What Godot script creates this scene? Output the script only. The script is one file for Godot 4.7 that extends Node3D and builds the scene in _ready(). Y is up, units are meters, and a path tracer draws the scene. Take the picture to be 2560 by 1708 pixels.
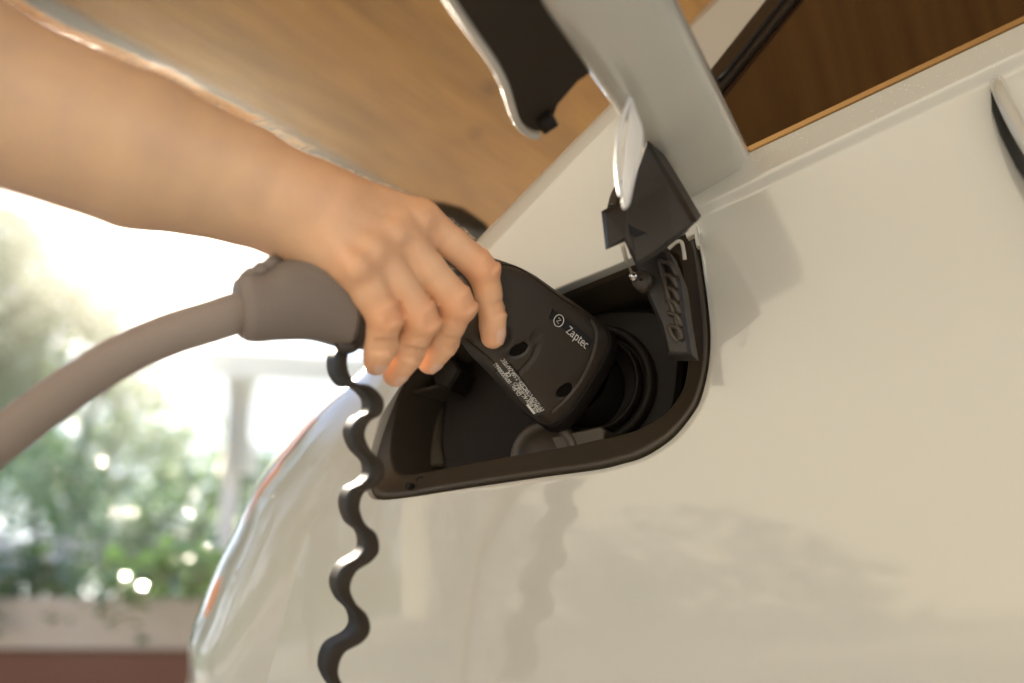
extends Node3D
# A charging plug held in the charge port of a white car parked under a wooden carport, low sun behind.
# x runs towards the back of the car, y up, z out of the car's side; metres.

const F := 2489.0
var cam_at: Vector3
var fwd: Vector3
var rgt: Vector3
var upw: Vector3
var M := {}
var used := {}

# ------------------------------------------------------------------ helpers
func ray(x: float, y: float) -> Vector3:
	return fwd + rgt * ((x - 1280.0) / F) - upw * ((y - 854.0) / F)

func at(x: float, y: float, d: float) -> Vector3:
	return cam_at + ray(x, y) * d

func side(x: float, y: float, z := 0.0) -> Vector3:      # on a plane parallel to the car's side
	var r := ray(x, y)
	return cam_at + r * ((z - cam_at.z) / r.z)

func on_plane(x: float, y: float, p: Vector3, n: Vector3) -> Vector3:
	var r := ray(x, y)
	return cam_at + r * ((p - cam_at).dot(n) / r.dot(n))

func numbered(called: String) -> String:
	if not used.has(called):
		used[called] = 0
		return called
	used[called] += 1
	return "%s_%03d" % [called, used[called]]

func thing(called: String, label: String, category: String, where := Vector3.ZERO, group := "") -> Node3D:
	var o := Node3D.new()
	o.name = numbered(called)
	add_child(o)
	o.position = where
	tag(o, label, category, group)
	return o

func tag(o: Node, label: String, category: String, group := "", kind := "") -> void:
	if label: o.set_meta("label", label)
	if category: o.set_meta("category", category)
	if group: o.set_meta("group", group)
	if kind: o.set_meta("kind", kind)

func put(called: String, mesh: Mesh, mat: Material, parent: Node = null) -> MeshInstance3D:   # a mesh given in world axes
	var o := MeshInstance3D.new()
	o.mesh = mesh
	o.material_override = mat
	if parent == null or parent == self:
		o.name = numbered(called)
		add_child(o)
	else:
		var count := 0
		for c in parent.get_children():
			if str(c.name) == called or str(c.name).begins_with(called + "_0"):
				count += 1
		o.name = called if count == 0 else "%s_%03d" % [called, count]
		parent.add_child(o)
		var p: Node = parent
		var off := Vector3.ZERO
		while p is Node3D and p != self:
			off += (p as Node3D).position
			p = p.get_parent()
		o.position = -off
	return o

func sheet(rows: Array, closed := false, flip := false, sharp := false) -> ArrayMesh:
	return sheets([rows], closed, flip, sharp)

func sheets(list: Array, closed := false, flip := false, sharp := false) -> ArrayMesh:
	var st := SurfaceTool.new()
	st.begin(Mesh.PRIMITIVE_TRIANGLES)
	st.set_smooth_group(-1 if sharp else 0)
	var base := 0
	for rows in list:
		var n: int = rows[0].size()
		for r in rows.size():
			for c in n:
				st.set_uv(Vector2(float(c) / maxf(1, n - 1), float(r) / maxf(1, rows.size() - 1)))
				st.add_vertex(rows[r][c])
		for r in rows.size() - 1:
			for c in (n if closed else n - 1):
				var a: int = base + r * n + c
				var b: int = base + r * n + (c + 1) % n
				var d: int = a + n
				var e: int = b + n
				for i in ([a, d, b, b, d, e] if flip else [a, b, d, b, e, d]):
					st.add_index(i)
		base += rows.size() * n
	if sharp:
		st.deindex()
	st.generate_normals()
	return st.commit()

func spline(pts: Array, per := 8, loop := false) -> Array:          # Catmull-Rom through Vector3 or Vector2
	var out := []
	var n := pts.size()
	for i in (n if loop else n - 1):
		var a = pts[(i - 1 + n) % n] if loop else pts[maxi(i - 1, 0)]
		var b = pts[i]
		var c = pts[(i + 1) % n]
		var d = pts[(i + 2) % n] if loop else pts[mini(i + 2, n - 1)]
		for k in per:
			var t := float(k) / per
			out.append(0.5 * ((2.0 * b) + (c - a) * t + (2.0 * a - 5.0 * b + 4.0 * c - d) * t * t + (3.0 * b - a - 3.0 * c + d) * t * t * t))
	if not loop:
		out.append(pts[n - 1])
	return out

func tube(path: Array, radii, sides := 10, squash := 1.0, cap := true, up_hint := Vector3(0.1, 0.2, 1)) -> ArrayMesh:
	var rows := []
	var n := path.size()
	var rings := []
	for i in n:
		var t: Vector3 = (path[mini(i + 1, n - 1)] - path[maxi(i - 1, 0)]).normalized()
		var u := t.cross(up_hint).normalized()
		var v := u.cross(t).normalized()
		var r: float = radii if radii is float else radii[i]
		rings.append([path[i], u, v, r, t])
	if cap:
		rings.push_front([path[0] - rings[0][4] * 0.0002, rings[0][1], rings[0][2], rings[0][3] * 0.02, rings[0][4]])
		var l: Array = rings[-1]
		rings.append([path[n - 1] + l[4] * 0.0002, l[1], l[2], l[3] * 0.02, l[4]])
	for g in rings:
		var row := PackedVector3Array()
		for k in sides:
			var a := TAU * k / sides
			row.append(g[0] + g[1] * cos(a) * g[3] + g[2] * sin(a) * g[3] * squash)
		rows.append(row)
	return sheet(rows, true)

# a plate: closed outline of points, swept along a vector, with a small chamfer on the near edge
func plate(outline: Array, sweep: Vector3, chamfer := 0.0, shrink_c := true) -> ArrayMesh:
	var mid := Vector3.ZERO
	for p in outline: mid += p
	mid /= outline.size()
	var st := SurfaceTool.new()
	st.begin(Mesh.PRIMITIVE_TRIANGLES)
	st.set_smooth_group(-1)
	var n := outline.size()
	var d := sweep.normalized()
	var ex: Vector3 = (outline[1] - outline[0])
	ex = (ex - d * ex.dot(d)).normalized()
	var ey := d.cross(ex)
	var flat := PackedVector2Array()
	for p in outline:
		flat.append(Vector2((p - mid).dot(ex), (p - mid).dot(ey)))
	var tri := Geometry2D.triangulate_polygon(flat)
	var front := []
	var mids := []
	var back := []
	for i in n:
		var p: Vector3 = outline[i]
		var e1: Vector2 = (flat[(i + 1) % n] - flat[(i - 1 + n) % n]).normalized()
		var side_n := Vector2(e1.y, -e1.x)
		var sgn := -1.0 if Geometry2D.is_polygon_clockwise(flat) else 1.0
		var outw: Vector3 = (ex * side_n.x + ey * side_n.y) * sgn
		front.append(p - outw * chamfer)
		mids.append(p + d * chamfer)
		back.append(p + sweep)
	for i in n:
		var j := (i + 1) % n
		if chamfer > 0.0:
			for v in [front[i], front[j], mids[i], front[j], mids[j], mids[i]]: st.add_vertex(v)
		for v in [mids[i], mids[j], back[i], mids[j], back[j], back[i]]: st.add_vertex(v)
	for i in range(0, tri.size(), 3):
		for k in [0, 2, 1]: st.add_vertex(front[tri[i + k]])
		for k in 3: st.add_vertex(back[tri[i + k]])
	st.generate_normals()
	return st.commit()

func box(c: Vector3, x: Vector3, y: Vector3, z: Vector3, bevel := 0.0) -> ArrayMesh:     # half axes
	var o := []
	for s in [[-1, -1], [1, -1], [1, 1], [-1, 1]]:
		o.append(c + x * s[0] + y * s[1] + z)
	return plate(o, -z * 2.0, bevel)

func px_side(list: Array, z := 0.0) -> Array:
	var o := []
	for p in list: o.append(side(p[0], p[1], z))
	return o

func mat(c: Color, rough := 0.5, more := {}) -> StandardMaterial3D:
	var m := StandardMaterial3D.new()
	m.albedo_color = c.linear_to_srgb()
	m.roughness = rough
	for k in more: m.set(k, more[k])
	return m

func noise_tex(seed_: int, freq: float, size := 256, ramp: Gradient = null, normal := false, bump := 4.0) -> NoiseTexture2D:
	var n := FastNoiseLite.new()
	n.seed = seed_
	n.frequency = freq
	n.fractal_octaves = 4
	var t := NoiseTexture2D.new()
	t.width = size
	t.height = size
	t.seamless = true
	t.noise = n
	if ramp: t.color_ramp = ramp
	t.as_normal_map = normal
	if normal: t.bump_strength = bump
	return t

func ramp(list: Array) -> Gradient:
	var g := Gradient.new()
	var o := PackedFloat32Array()
	var c := PackedColorArray()
	for p in list:
		o.append(p[0])
		c.append((p[1] as Color).linear_to_srgb())
	g.offsets = o
	g.colors = c
	return g

# ------------------------------------------------------------------ main
func _ready() -> void:
	seed(7)
	set_camera()
	set_light()
	set_materials()
	build_ground()
	build_carport()
	build_garden()
	build_car()
	build_port()
	build_flap()
	build_plug()
	build_strap()
	build_person()

func set_camera() -> void:
	var h := deg_to_rad(24.3)
	var p := deg_to_rad(16.02)
	rgt = Vector3(cos(h), 0, -sin(h))
	var f0 := Vector3(-sin(h), 0, -cos(h))
	fwd = f0 * cos(p) + Vector3.UP * sin(p)
	upw = -f0 * sin(p) + Vector3.UP * cos(p)
	cam_at = Vector3(0.22923676, 0.70897638, 0.5369926)
	var c := Camera3D.new()
	c.name = "camera"
	add_child(c)
	var ca := CameraAttributesPhysical.new()
	ca.frustum_focal_length = 34.95
	ca.frustum_focus_distance = 0.572
	ca.exposure_aperture = 3.3
	ca.frustum_near = 0.03
	ca.frustum_far = 300.0
	c.attributes = ca
	c.fov = 37.88
	c.near = 0.03
	c.far = 300.0
	c.transform = Transform3D(Basis(rgt, upw, -fwd), cam_at)
	print("fov ", c.fov, " near ", c.near, " far ", c.far)
	c.current = true

func set_light() -> void:
	var sun_to := ray(385, 515).normalized()
	var sun := DirectionalLight3D.new()
	sun.name = "sun"
	sun.light_energy = 1.3
	sun.light_color = Color(1.0, 0.95, 0.86)
	sun.light_angular_distance = 0.6
	sun.shadow_enabled = true
	add_child(sun)
	sun.look_at_from_position(Vector3.ZERO, -sun_to, Vector3.UP)
	var sky_m := ProceduralSkyMaterial.new()
	sky_m.sky_top_color = Color(0.50, 0.62, 0.78)
	sky_m.sky_horizon_color = Color(0.86, 0.89, 0.90)
	sky_m.sky_curve = 0.12
	sky_m.ground_bottom_color = Color(0.30, 0.28, 0.24)
	sky_m.ground_horizon_color = Color(0.55, 0.55, 0.52)
	sky_m.sun_angle_max = 40.0
	sky_m.sun_curve = 0.12
	sky_m.sky_energy_multiplier = 1.0
	var sky := Sky.new()
	sky.sky_material = sky_m
	var e := Environment.new()
	e.background_mode = Environment.BG_SKY
	e.sky = sky
	e.tonemap_mode = Environment.TONE_MAPPER_LINEAR
	e.tonemap_exposure = 3.2
	e.volumetric_fog_enabled = true
	e.volumetric_fog_density = 0.003
	e.volumetric_fog_anisotropy = 0.91
	e.volumetric_fog_albedo = Color(0.98, 0.97, 0.94)
	e.sdfgi_enabled = true
	e.ssao_enabled = true
	e.ssil_enabled = true
	var w := WorldEnvironment.new()
	w.name = "world_environment"
	w.environment = e
	add_child(w)

func set_materials() -> void:
	M.paint = mat(Color(0.53, 0.52, 0.465), 0.14, {"metallic": 0.03, "metallic_specular": 0.3, "clearcoat_enabled": true, "clearcoat": 1.0, "clearcoat_roughness": 0.02})
	M.plastic = mat(Color(0.034, 0.025, 0.017), 0.5, {"normal_enabled": true, "normal_texture": noise_tex(3, 0.25, 256, null, true, 1.2), "normal_scale": 0.35, "uv1_triplanar": true, "uv1_scale": Vector3(60, 60, 60)})
	M.plastic_dark = mat(Color(0.009, 0.0065, 0.0048), 0.55, {"metallic_specular": 0.3})
	M.bezel = mat(Color(0.048, 0.036, 0.023), 0.45, {"normal_enabled": true, "normal_texture": M.plastic.normal_texture, "normal_scale": 0.25, "uv1_triplanar": true, "uv1_scale": Vector3(50, 50, 50)})
	M.hinge = mat(Color(0.012, 0.0085, 0.006), 0.5)
	M.rubber = mat(Color(0.026, 0.018, 0.011), 0.62, {"metallic_specular": 0.35})
	M.cable = mat(Color(0.25, 0.20, 0.165), 0.7)  # lightened to paint in the glare that veils the cable
	M.sleeve = mat(Color(0.19, 0.155, 0.13), 0.7)  # greyed lighter, painting in the glare over the plug's rear
	M.glass = mat(Color(0.03, 0.014, 0.006), 0.03, {"metallic_specular": 1.0})
	M.trim = mat(Color(0.012, 0.012, 0.011), 0.3)
	M.chrome = mat(Color(0.55, 0.53, 0.5), 0.12, {"metallic": 1.0})
	M.amber = mat(Color(0.95, 0.32, 0.04), 0.2, {"clearcoat_enabled": true, "clearcoat": 1.0})
	M.print_white = mat(Color(0.75, 0.73, 0.68), 0.5)
	M.label = mat(Color(0.008, 0.008, 0.008), 0.35)
	M.skin = mat(Color(0.80, 0.475, 0.28), 0.48, {"vertex_color_use_as_albedo": true, "subsurf_scatter_enabled": true, "subsurf_scatter_strength": 0.05, "normal_enabled": true, "normal_texture": noise_tex(11, 0.06, 512, null, true, 3.0), "normal_scale": 0.35, "uv1_triplanar": true, "uv1_scale": Vector3(14, 14, 14)})
	M.nail = mat(Color(0.82, 0.50, 0.36), 0.3, {"subsurf_scatter_enabled": true, "subsurf_scatter_strength": 0.1, "metallic_specular": 0.35})
	M.hair = mat(Color(0.92, 0.80, 0.62), 0.35, {"backlight_enabled": true, "backlight": Color(0.9, 0.8, 0.65)})
	M.wood = []
	for k in 4:
		var tone: float = [1.0, 0.9, 1.08, 0.96][k]
		var a := Color(0.70, 0.345, 0.07) * tone
		var b := Color(0.38, 0.165, 0.036) * tone
		var w := mat(Color(1, 1, 1), 0.6)
		var nt := noise_tex(20 + k, 0.02, 512, ramp([[0.25, b], [0.5, a.lerp(b, 0.4)], [0.75, a]]))
		w.albedo_texture = nt
		w.uv1_triplanar = true
		w.uv1_scale = Vector3(9.0, 9.0, 0.22)
		w.uv1_offset = Vector3(0.37 * k, 0, 0.61 * k)
		M.wood.append(w)
	M.knot = mat(Color(0.16, 0.06, 0.02), 0.6)
	M.galv = mat(Color(0.36, 0.38, 0.40), 0.45, {"metallic": 0.4})
	M.paver = mat(Color(0.50, 0.46, 0.40), 0.8)
	M.render = mat(Color(0.70, 0.645, 0.545), 0.9)
	M.grass = mat(Color(0.07, 0.11, 0.03), 0.8)
	M.leaf = []
	for c in [Color(0.09, 0.145, 0.06), Color(0.055, 0.09, 0.04), Color(0.13, 0.18, 0.08)]:
		M.leaf.append(mat(c, 0.13, {"backlight_enabled": true, "backlight": Color(0.33, 0.47, 0.24), "metallic_specular": 0.6}))
	M.young = mat(Color(0.30, 0.38, 0.22), 0.2, {"backlight_enabled": true, "backlight": Color(0.85, 0.95, 0.72)})  # pale translucent leaf colour, standing for glints of light
	M.bark = mat(Color(0.10, 0.07, 0.05), 0.9)
	M.red_wood = mat(Color(0.16, 0.055, 0.03), 0.6)
	M.grey_wood = mat(Color(0.55, 0.48, 0.42), 0.7)
	M.white = mat(Color(0.8, 0.8, 0.78), 0.6)
	M.thin_white = mat(Color(0.66, 0.655, 0.65), 0.4, {"backlight_enabled": true, "backlight": Color(0.60, 0.60, 0.60)})
	M.soil = mat(Color(0.05, 0.035, 0.025), 0.9)

# ------------------------------------------------------------------ setting
func build_ground() -> void:
	var lawn := put("ground", sheet([PackedVector3Array([Vector3(-120, 0, -120), Vector3(120, 0, -120)]), PackedVector3Array([Vector3(-120, 0, 120), Vector3(120, 0, 120)])]), M.grass)
	tag(lawn, "green lawn running out to the garden", "lawn", "", "structure")
	var d := put("driveway", sheet([PackedVector3Array([Vector3(-7.0, 0.004, -7), Vector3(9, 0.004, -7)]), PackedVector3Array([Vector3(-7.0, 0.004, 6.1), Vector3(9, 0.004, 6.1)])]), M.paver)
	tag(d, "pale concrete driveway under the parked car", "driveway", "", "structure")

func build_carport() -> void:
	var r0 := ray(550, 230)
	var a := cam_at + r0 * (1.6 / r0.y)                    # a point on the front edge of the roof
	var e := ray(2950, 1569)
	e.y = 0
	e = e.normalized()                                       # along the edge, away from the camera
	var b := Vector3(-e.z, 0, e.x)
	if b.x < 0: b = -b                                       # from the edge towards the back of the car
	var roof := thing("carport", "carport roof with a warm boarded wooden ceiling above the car", "carport", Vector3(a.x, 0, a.z))
	var meshes := []
	var wd := 0.16
	for k in 3:
		meshes.append(box(Vector3.ZERO, Vector3(wd / 2 - 0.0015, 0, 0), Vector3.UP * 0.012, Vector3(0, 0, 4.5), 0.0))
	var turn := Basis(b, Vector3.UP, b.cross(Vector3.UP).normalized())
	for i in 40:
		var p := put("ceiling_board", meshes[i % 3], M.wood[(i * 7 + i / 3) % 4], roof)
		p.transform = Transform3D(turn, p.position + a + b * (wd * (i + 0.5)) + e * 0.8 + Vector3.UP * (0.012 + (0.0015 if i % 3 == 1 else 0.0)))
	var kn := RandomNumberGenerator.new()
	kn.seed = 12
	for i in 30:
		var c: Vector3 = a + b * (wd * (kn.randi() % 36 + kn.randf_range(0.2, 0.8))) + e * kn.randf_range(-1.2, 3.6)
		var row0 := PackedVector3Array()
		var row1 := PackedVector3Array()
		var sz := kn.randf_range(0.008, 0.018)
		for k in 14:
			var an := TAU * k / 14
			row0.append(c + Vector3.DOWN * 0.0022)
			row1.append(c + (b * cos(an) * sz + e * sin(an) * sz * 1.9) + Vector3.DOWN * 0.0018)
		put("knot", sheet([row0, row1], true), M.knot, roof)
	put("edge_beam", box(a - b * 0.03 + e * 0.8 + Vector3.UP * 0.0, b * 0.028, Vector3.UP * 0.055, e * 4.5, 0.004), M.galv, roof)
	put("roof_deck", box(a + b * 3.2 + e * 0.8 + Vector3.UP * 0.10, b * 3.3, Vector3.UP * 0.06, e * 4.6), M.grey_wood, roof)
	for q in [[0.02, 4.9], [6.2, 4.9]]:
		var c: Vector3 = a + b * q[0] + e * q[1]
		put("post", box(Vector3(c.x, (a.y - 0.06) / 2, c.z), b * 0.05, Vector3.UP * (a.y - 0.06) / 2, e * 0.05, 0.005), M.galv, roof)
	var wall := thing("fill_wall", "unseen pale wall across the driveway, added to light the car warmly", "wall", Vector3(2, 0, 6.2))
	put("render_face", box(Vector3(1.0, 2.7, 6.2), Vector3(7, 0, 0), Vector3(0, 2.7, 0), Vector3(0, 0, 0.1)), M.render, wall)  # added wall, out of view, throwing warm light onto the car's side

func leaf_mesh() -> ArrayMesh:
	var st := SurfaceTool.new()
	st.begin(Mesh.PRIMITIVE_TRIANGLES)
	var p := [Vector3(0, 0, 0), Vector3(0.35, 0.45, 0.08), Vector3(0, 1, -0.05), Vector3(-0.35, 0.45, 0.08), Vector3(0, 0.5, 0)]
	for t in [[0, 4, 1], [1, 4, 2], [2, 4, 3], [3, 4, 0]]:
		for k in t: st.add_vertex(p[k])
	st.generate_normals()
	return st.commit()

var leaf: ArrayMesh

func crown(called: String, c: Vector3, r: Vector3, n: int, size: float, m: Material, parent: Node3D, rng: RandomNumberGenerator) -> void:
	if leaf == null: leaf = leaf_mesh()
	var mm := MultiMesh.new()
	mm.transform_format = MultiMesh.TRANSFORM_3D
	mm.mesh = leaf
	mm.instance_count = n
	var clumps := []
	for k in 26:
		var d := Vector3(rng.randfn(), rng.randfn(), rng.randfn()).normalized() * pow(rng.randf(), 0.4)
		clumps.append(c + d * r * 0.9)
	for k in n:
		var q: Vector3 = clumps[rng.randi() % clumps.size()] + Vector3(rng.randfn(), rng.randfn(), rng.randfn()) * r * 0.17
		if ((q - c) / r).length() > 1.05: q = c + (q - c) / ((q - c) / r).length() * rng.randf_range(0.8, 1.05)
		var b := Basis.from_euler(Vector3(rng.randf() * TAU, rng.randf() * TAU, rng.randf() * TAU)).scaled(Vector3.ONE * size * rng.randf_range(0.6, 1.4))
		mm.set_instance_transform(k, Transform3D(b, q))
	var o := MultiMeshInstance3D.new()
	o.name = called
	o.multimesh = mm
	o.material_override = m
	o.set_meta("kind", "stuff")
	var count := 0
	for q in parent.get_children():
		if str(q.name).begins_with(called): count += 1
	if count > 0: o.name = "%s_%03d" % [called, count]
	parent.add_child(o)
	o.position = -parent.position

func tree(called: String, label: String, x: float, d: float, base_px: float, h: float, r: Vector3, n: int, size: float, m: Material, rng: RandomNumberGenerator, cat := "tree") -> void:
	var g := at(x, base_px, d)
	g.y = 0
	var t := thing(called, label, cat, g, "")
	var c := g + Vector3.UP * h
	var path := []
	for k in 6:
		path.append(g.lerp(c, k / 5.0) + Vector3(rng.randfn(), 0, rng.randfn()) * 0.03 * k)
	var tr := 0.03 + r.x * 0.05
	put("trunk", tube(path, [tr * 1.3, tr, tr * 0.9, tr * 0.7, tr * 0.5, tr * 0.3], 8), M.bark, t)
	crown("crown", c, r, n, size, m, t, rng)
	crown("glint_leaves", c, r, n / 11, size * 0.75, M.young, t, rng)  # extra pale leaves, put in as bright light glints among the foliage

func build_garden() -> void:
	var rng := RandomNumberGenerator.new()
	rng.seed = 5
	# trees and bushes (direction, distance)
	tree("garden_tree", "tall loose leafy tree farthest left beyond the driveway", -120, 9.0, 1569, 3.75, Vector3(1.3, 1.25, 1.3), 6000, 0.12, M.leaf[2], rng)
	tree("garden_tree", "pale airy tree rising behind the charging cable", 180, 11.0, 1569, 2.75, Vector3(1.6, 1.15, 1.3), 2300, 0.13, M.leaf[2], rng)
	tree("garden_tree", "thin bright tree low behind the white pavilion post", 560, 13.0, 1569, 2.75, Vector3(1.5, 1.15, 1.3), 1500, 0.13, M.leaf[2], rng)
	tree("garden_tree", "slender young tree with a small high crown left of the pavilion", 120, 9.4, 1569, 3.95, Vector3(0.5, 0.6, 0.5), 1300, 0.10, M.leaf[0], rng)
	tree("garden_bush", "broad mid green bush behind the grey fence rails", 60, 7.6, 1569, 1.55, Vector3(1.3, 0.85, 1.0), 1600, 0.09, M.leaf[0], rng, "bush")
	tree("garden_bush", "dark glossy bush with glinting leaves behind the planter", 440, 5.6, 1569, 1.25, Vector3(0.62, 0.48, 0.6), 1500, 0.065, M.leaf[1], rng, "bush")
	tree("garden_bush", "light green bush between the fence and the car", 300, 8.6, 1569, 1.7, Vector3(1.1, 0.9, 0.9), 1200, 0.09, M.leaf[0], rng, "bush")
	tree("garden_bush", "small leafy shrub close against the front of the car", 590, 4.6, 1569, 0.95, Vector3(0.40, 0.35, 0.4), 1400, 0.055, M.leaf[0], rng, "bush")
	# the garden's left boundary, out of view, which the wing mirrors
	for k in 4:
		var g := Vector3(-5.2 - 0.4 * (k % 2), 0, -1.6 + 1.9 * k)
		var t := thing("boundary_shrub", ["tall boundary shrub nearest the trees at the garden's left edge", "second tall boundary shrub along the garden's left edge", "third tall boundary shrub along the garden's left edge", "tall boundary shrub nearest the added wall"][k], "shrub", g, "boundary shrubs")
		put("trunk", tube([g, g + Vector3(0, 1.0, 0), g + Vector3(0.1, 2.0, 0)], [0.08, 0.06, 0.04], 8), M.bark, t)
		crown("crown", g + Vector3(0, 1.7, 0), Vector3(0.9, 1.7, 1.2), 2200, 0.14, M.leaf[k % 2], t, rng)
	# raised planter of boards
	var o := at(120, 1569, 3.2)
	o.y = 0
	var u := Vector3(0.97, 0, -0.243).normalized() 
	var w := Vector3(-u.z, 0, u.x)
	if w.dot(cam_at - o) < 0: w = -w
	var pl := thing("raised_planter", "raised timber planter of red brown boards with a greyed top rail", "planter", o)
	for k in 4:
		put("board", box(o + Vector3.UP * (0.085 + 0.16 * k) + w * 0.3, u * 1.2, Vector3.UP * 0.077, w * 0.02, 0.004), M.red_wood, pl)
	put("top_rail", box(o + Vector3.UP * 0.72 + w * 0.26, u * 1.24, Vector3.UP * 0.072, w * 0.07, 0.006), M.grey_wood, pl)
	put("back_panel", box(o + Vector3.UP * 0.33 - w * 0.3, u * 1.2, Vector3.UP * 0.33, w * 0.02, 0.004), M.red_wood, pl)
	put("soil", box(o + Vector3.UP * 0.6, u * 1.18, Vector3.UP * 0.02, w * 0.27), M.soil, pl)
	var hb := thing("planter_herbs", "bright leafy herbs growing along the top of the raised planter", "plants", o)
	for k in 3:
		crown("foliage", o + Vector3.UP * 0.80 + w * 0.22 + u * (-0.55 + 0.5 * k), Vector3(0.36, 0.17, 0.2), 700, 0.045, M.leaf[k % 3], hb, rng)
	crown("blossom", o + Vector3.UP * 0.83 + w * 0.24 - u * 0.12, Vector3(0.42, 0.10, 0.16), 70, 0.035, M.white, hb, rng)
	# fence rails further back
	var fo := at(120, 1569, 6.0)
	fo.y = 0
	var fe := thing("rail_fence", "weathered grey fence with broad rails in front of the left bush", "fence", fo)
	for k in 3:
		put("rail", box(fo + Vector3.UP * (0.42 + 0.36 * k) , u * 1.9, Vector3.UP * 0.09, w * 0.02, 0.004), M.grey_wood, fe)
	for k in 4:
		put("fence_post", box(fo + u * (-1.5 + k) + Vector3.UP * 0.65 - w * 0.06, u * 0.045, Vector3.UP * 0.65, w * 0.035, 0.004), M.grey_wood, fe)
	# white pavilion
	var po := at(568, 1300, 4.4)
	po.y = 0
	var ps := thing("garden_pavilion", "white garden pavilion with a slim white post beyond the car's nose", "pavilion", po)
	var u2 := Vector3(0.80, 0, -0.6)
	var w2 := Vector3(0.6, 0, 0.80)
	for q in [[0.0, 0.0], [2.6, 0.0], [0.0, -2.2], [2.6, -2.2]]:
		put("post", box(po + u2 * q[0] + w2 * q[1] + Vector3.UP * 0.95, u2 * 0.035, Vector3.UP * 0.95, w2 * 0.035, 0.004), M.white, ps)
	var c0 := po + u2 * 1.3 - w2 * 1.1
	var rows := []
	for j in 9:
		var row := PackedVector3Array()
		for k in 13:
			var a := (k / 6.0 - 1.0)
			var b := (j / 4.0 - 1.0)
			row.append(c0 + u2 * a * 1.45 + w2 * b * 1.25 + Vector3.UP * (1.9 + 0.30 * (1.0 - maxf(absf(a), absf(b))) + 0.01 * sin(k * 2.0)))
		rows.append(row)
	var cloth := mat(Color(0.82, 0.82, 0.80), 0.8, {"backlight_enabled": true, "backlight": Color(0.95, 0.95, 0.92)})
	put("canopy", sheet(rows), cloth, ps)
	var crows := []
	for j in 9:
		var row := PackedVector3Array()
		for k in 25:
			var sx := (k / 12.0 - 1.0)
			var tie := lerpf(1.0, 0.55, sin(PI * j / 8.0)) 
			row.append(po + u2 * (sx * 0.085 * tie + 0.02) + w2 * (0.05 + 0.025 * sin(k * 1.5)) + Vector3.UP * (1.86 - 0.50 * j / 8.0))
		crows.append(row)
	put("added_curtain", sheet(crows), cloth, ps)  # translucent cloth added to glow white in front of the shaded post
	put("valance", box(c0 + w2 * 1.25 + Vector3.UP * 1.84, u2 * 1.45, Vector3.UP * 0.06, w2 * 0.002), cloth, ps)

# ------------------------------------------------------------------ the car
var car: Node3D
var sh_a: Vector2
var sh_d: Vector2
var hole: Array
var ring_c: Vector2

func body_z(p: Vector2) -> float:
	var q := (p - sh_a).dot(Vector2(-sh_d.y, sh_d.x))               # above the shoulder line
	var sft := 0.0022
	var fold := sft * log(1.0 + exp(clampf(q / sft, -30, 30))) 
	var z := (-fold * 0.10 + 0.0035 * smoothstep(-0.0045, 0.0045, q)) * smoothstep(0.03, 0.15, p.x)
	z -= pow(maxf(0.0, 0.80 - p.y), 2) * 0.35
	z -= pow(maxf(0.0, -0.03 - p.x), 2) * 1.0
	return z

func body_pt(p: Vector2, off := 0.0) -> Vector3:
	return Vector3(p.x, p.y, body_z(p) + off)

func v2(list: Array) -> Array:
	var o := []
	for p in list:
		var s := side(p[0], p[1])
		o.append(Vector2(s.x, s.y))
	return o

func cast2(c: Vector2, d: Vector2, poly: Array) -> float:
	var best := 1e9
	for i in poly.size():
		var a: Vector2 = poly[i]
		var b: Vector2 = poly[(i + 1) % poly.size()]
		var e := b - a
		var den := d.cross(e)
		if absf(den) < 1e-12: continue
		var t := (a - c).cross(e) / den
		var s := (a - c).cross(d) / den
		if t > 0 and s >= -1e-6 and s <= 1.000001 and t < best: best = t
	return best

const HOLE := [[925, 1245], [1000, 1243], [1179, 1218], [1357, 1192], [1491, 1174], [1560, 1158], [1607, 1143], [1655, 1115], [1692, 1084], [1727, 1040], [1750, 1000], [1766, 940], [1774, 880], [1774, 820], [1768, 755], [1759, 690], [1750, 630], [1738, 592], [1715, 577], [1680, 588], [1620, 622], [1558, 655], [1384, 727], [1250, 786], [1120, 842], [1040, 880], [1000, 912], [970, 960], [945, 1020], [922, 1085], [905, 1145], [898, 1190], [902, 1228]]
const INNER := [[1000, 1186], [1107, 1170], [1287, 1139], [1407, 1119], [1560, 1085], [1600, 1072], [1647, 1047], [1685, 1010], [1710, 965], [1720, 910], [1721, 850], [1717, 780], [1710, 700], [1702, 652], [1688, 632], [1660, 634], [1560, 688], [1400, 754], [1250, 818], [1130, 870], [1065, 900], [1030, 925], [1003, 965], [985, 1015], [972, 1075], [966, 1130], [974, 1170]]
const RIM := [[300, 2120], [360, 1930], [415, 1760], [455, 1620], [505, 1480], [555, 1365], [630, 1215], [715, 1095], [800, 1000], [900, 912], [1000, 815], [1100, 703], [1185, 608], [1350, 438], [1530, 255], [1610, 180]]

var rim2: Array
var rim_in: Array
var rim_r: Array
var rim_s: Array

func seen(p: Vector3) -> Vector2:
	var v := p - cam_at
	var d := v.dot(fwd)
	return Vector2(v.dot(rgt) / d * F, -v.dot(upw) / d * F)


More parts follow.
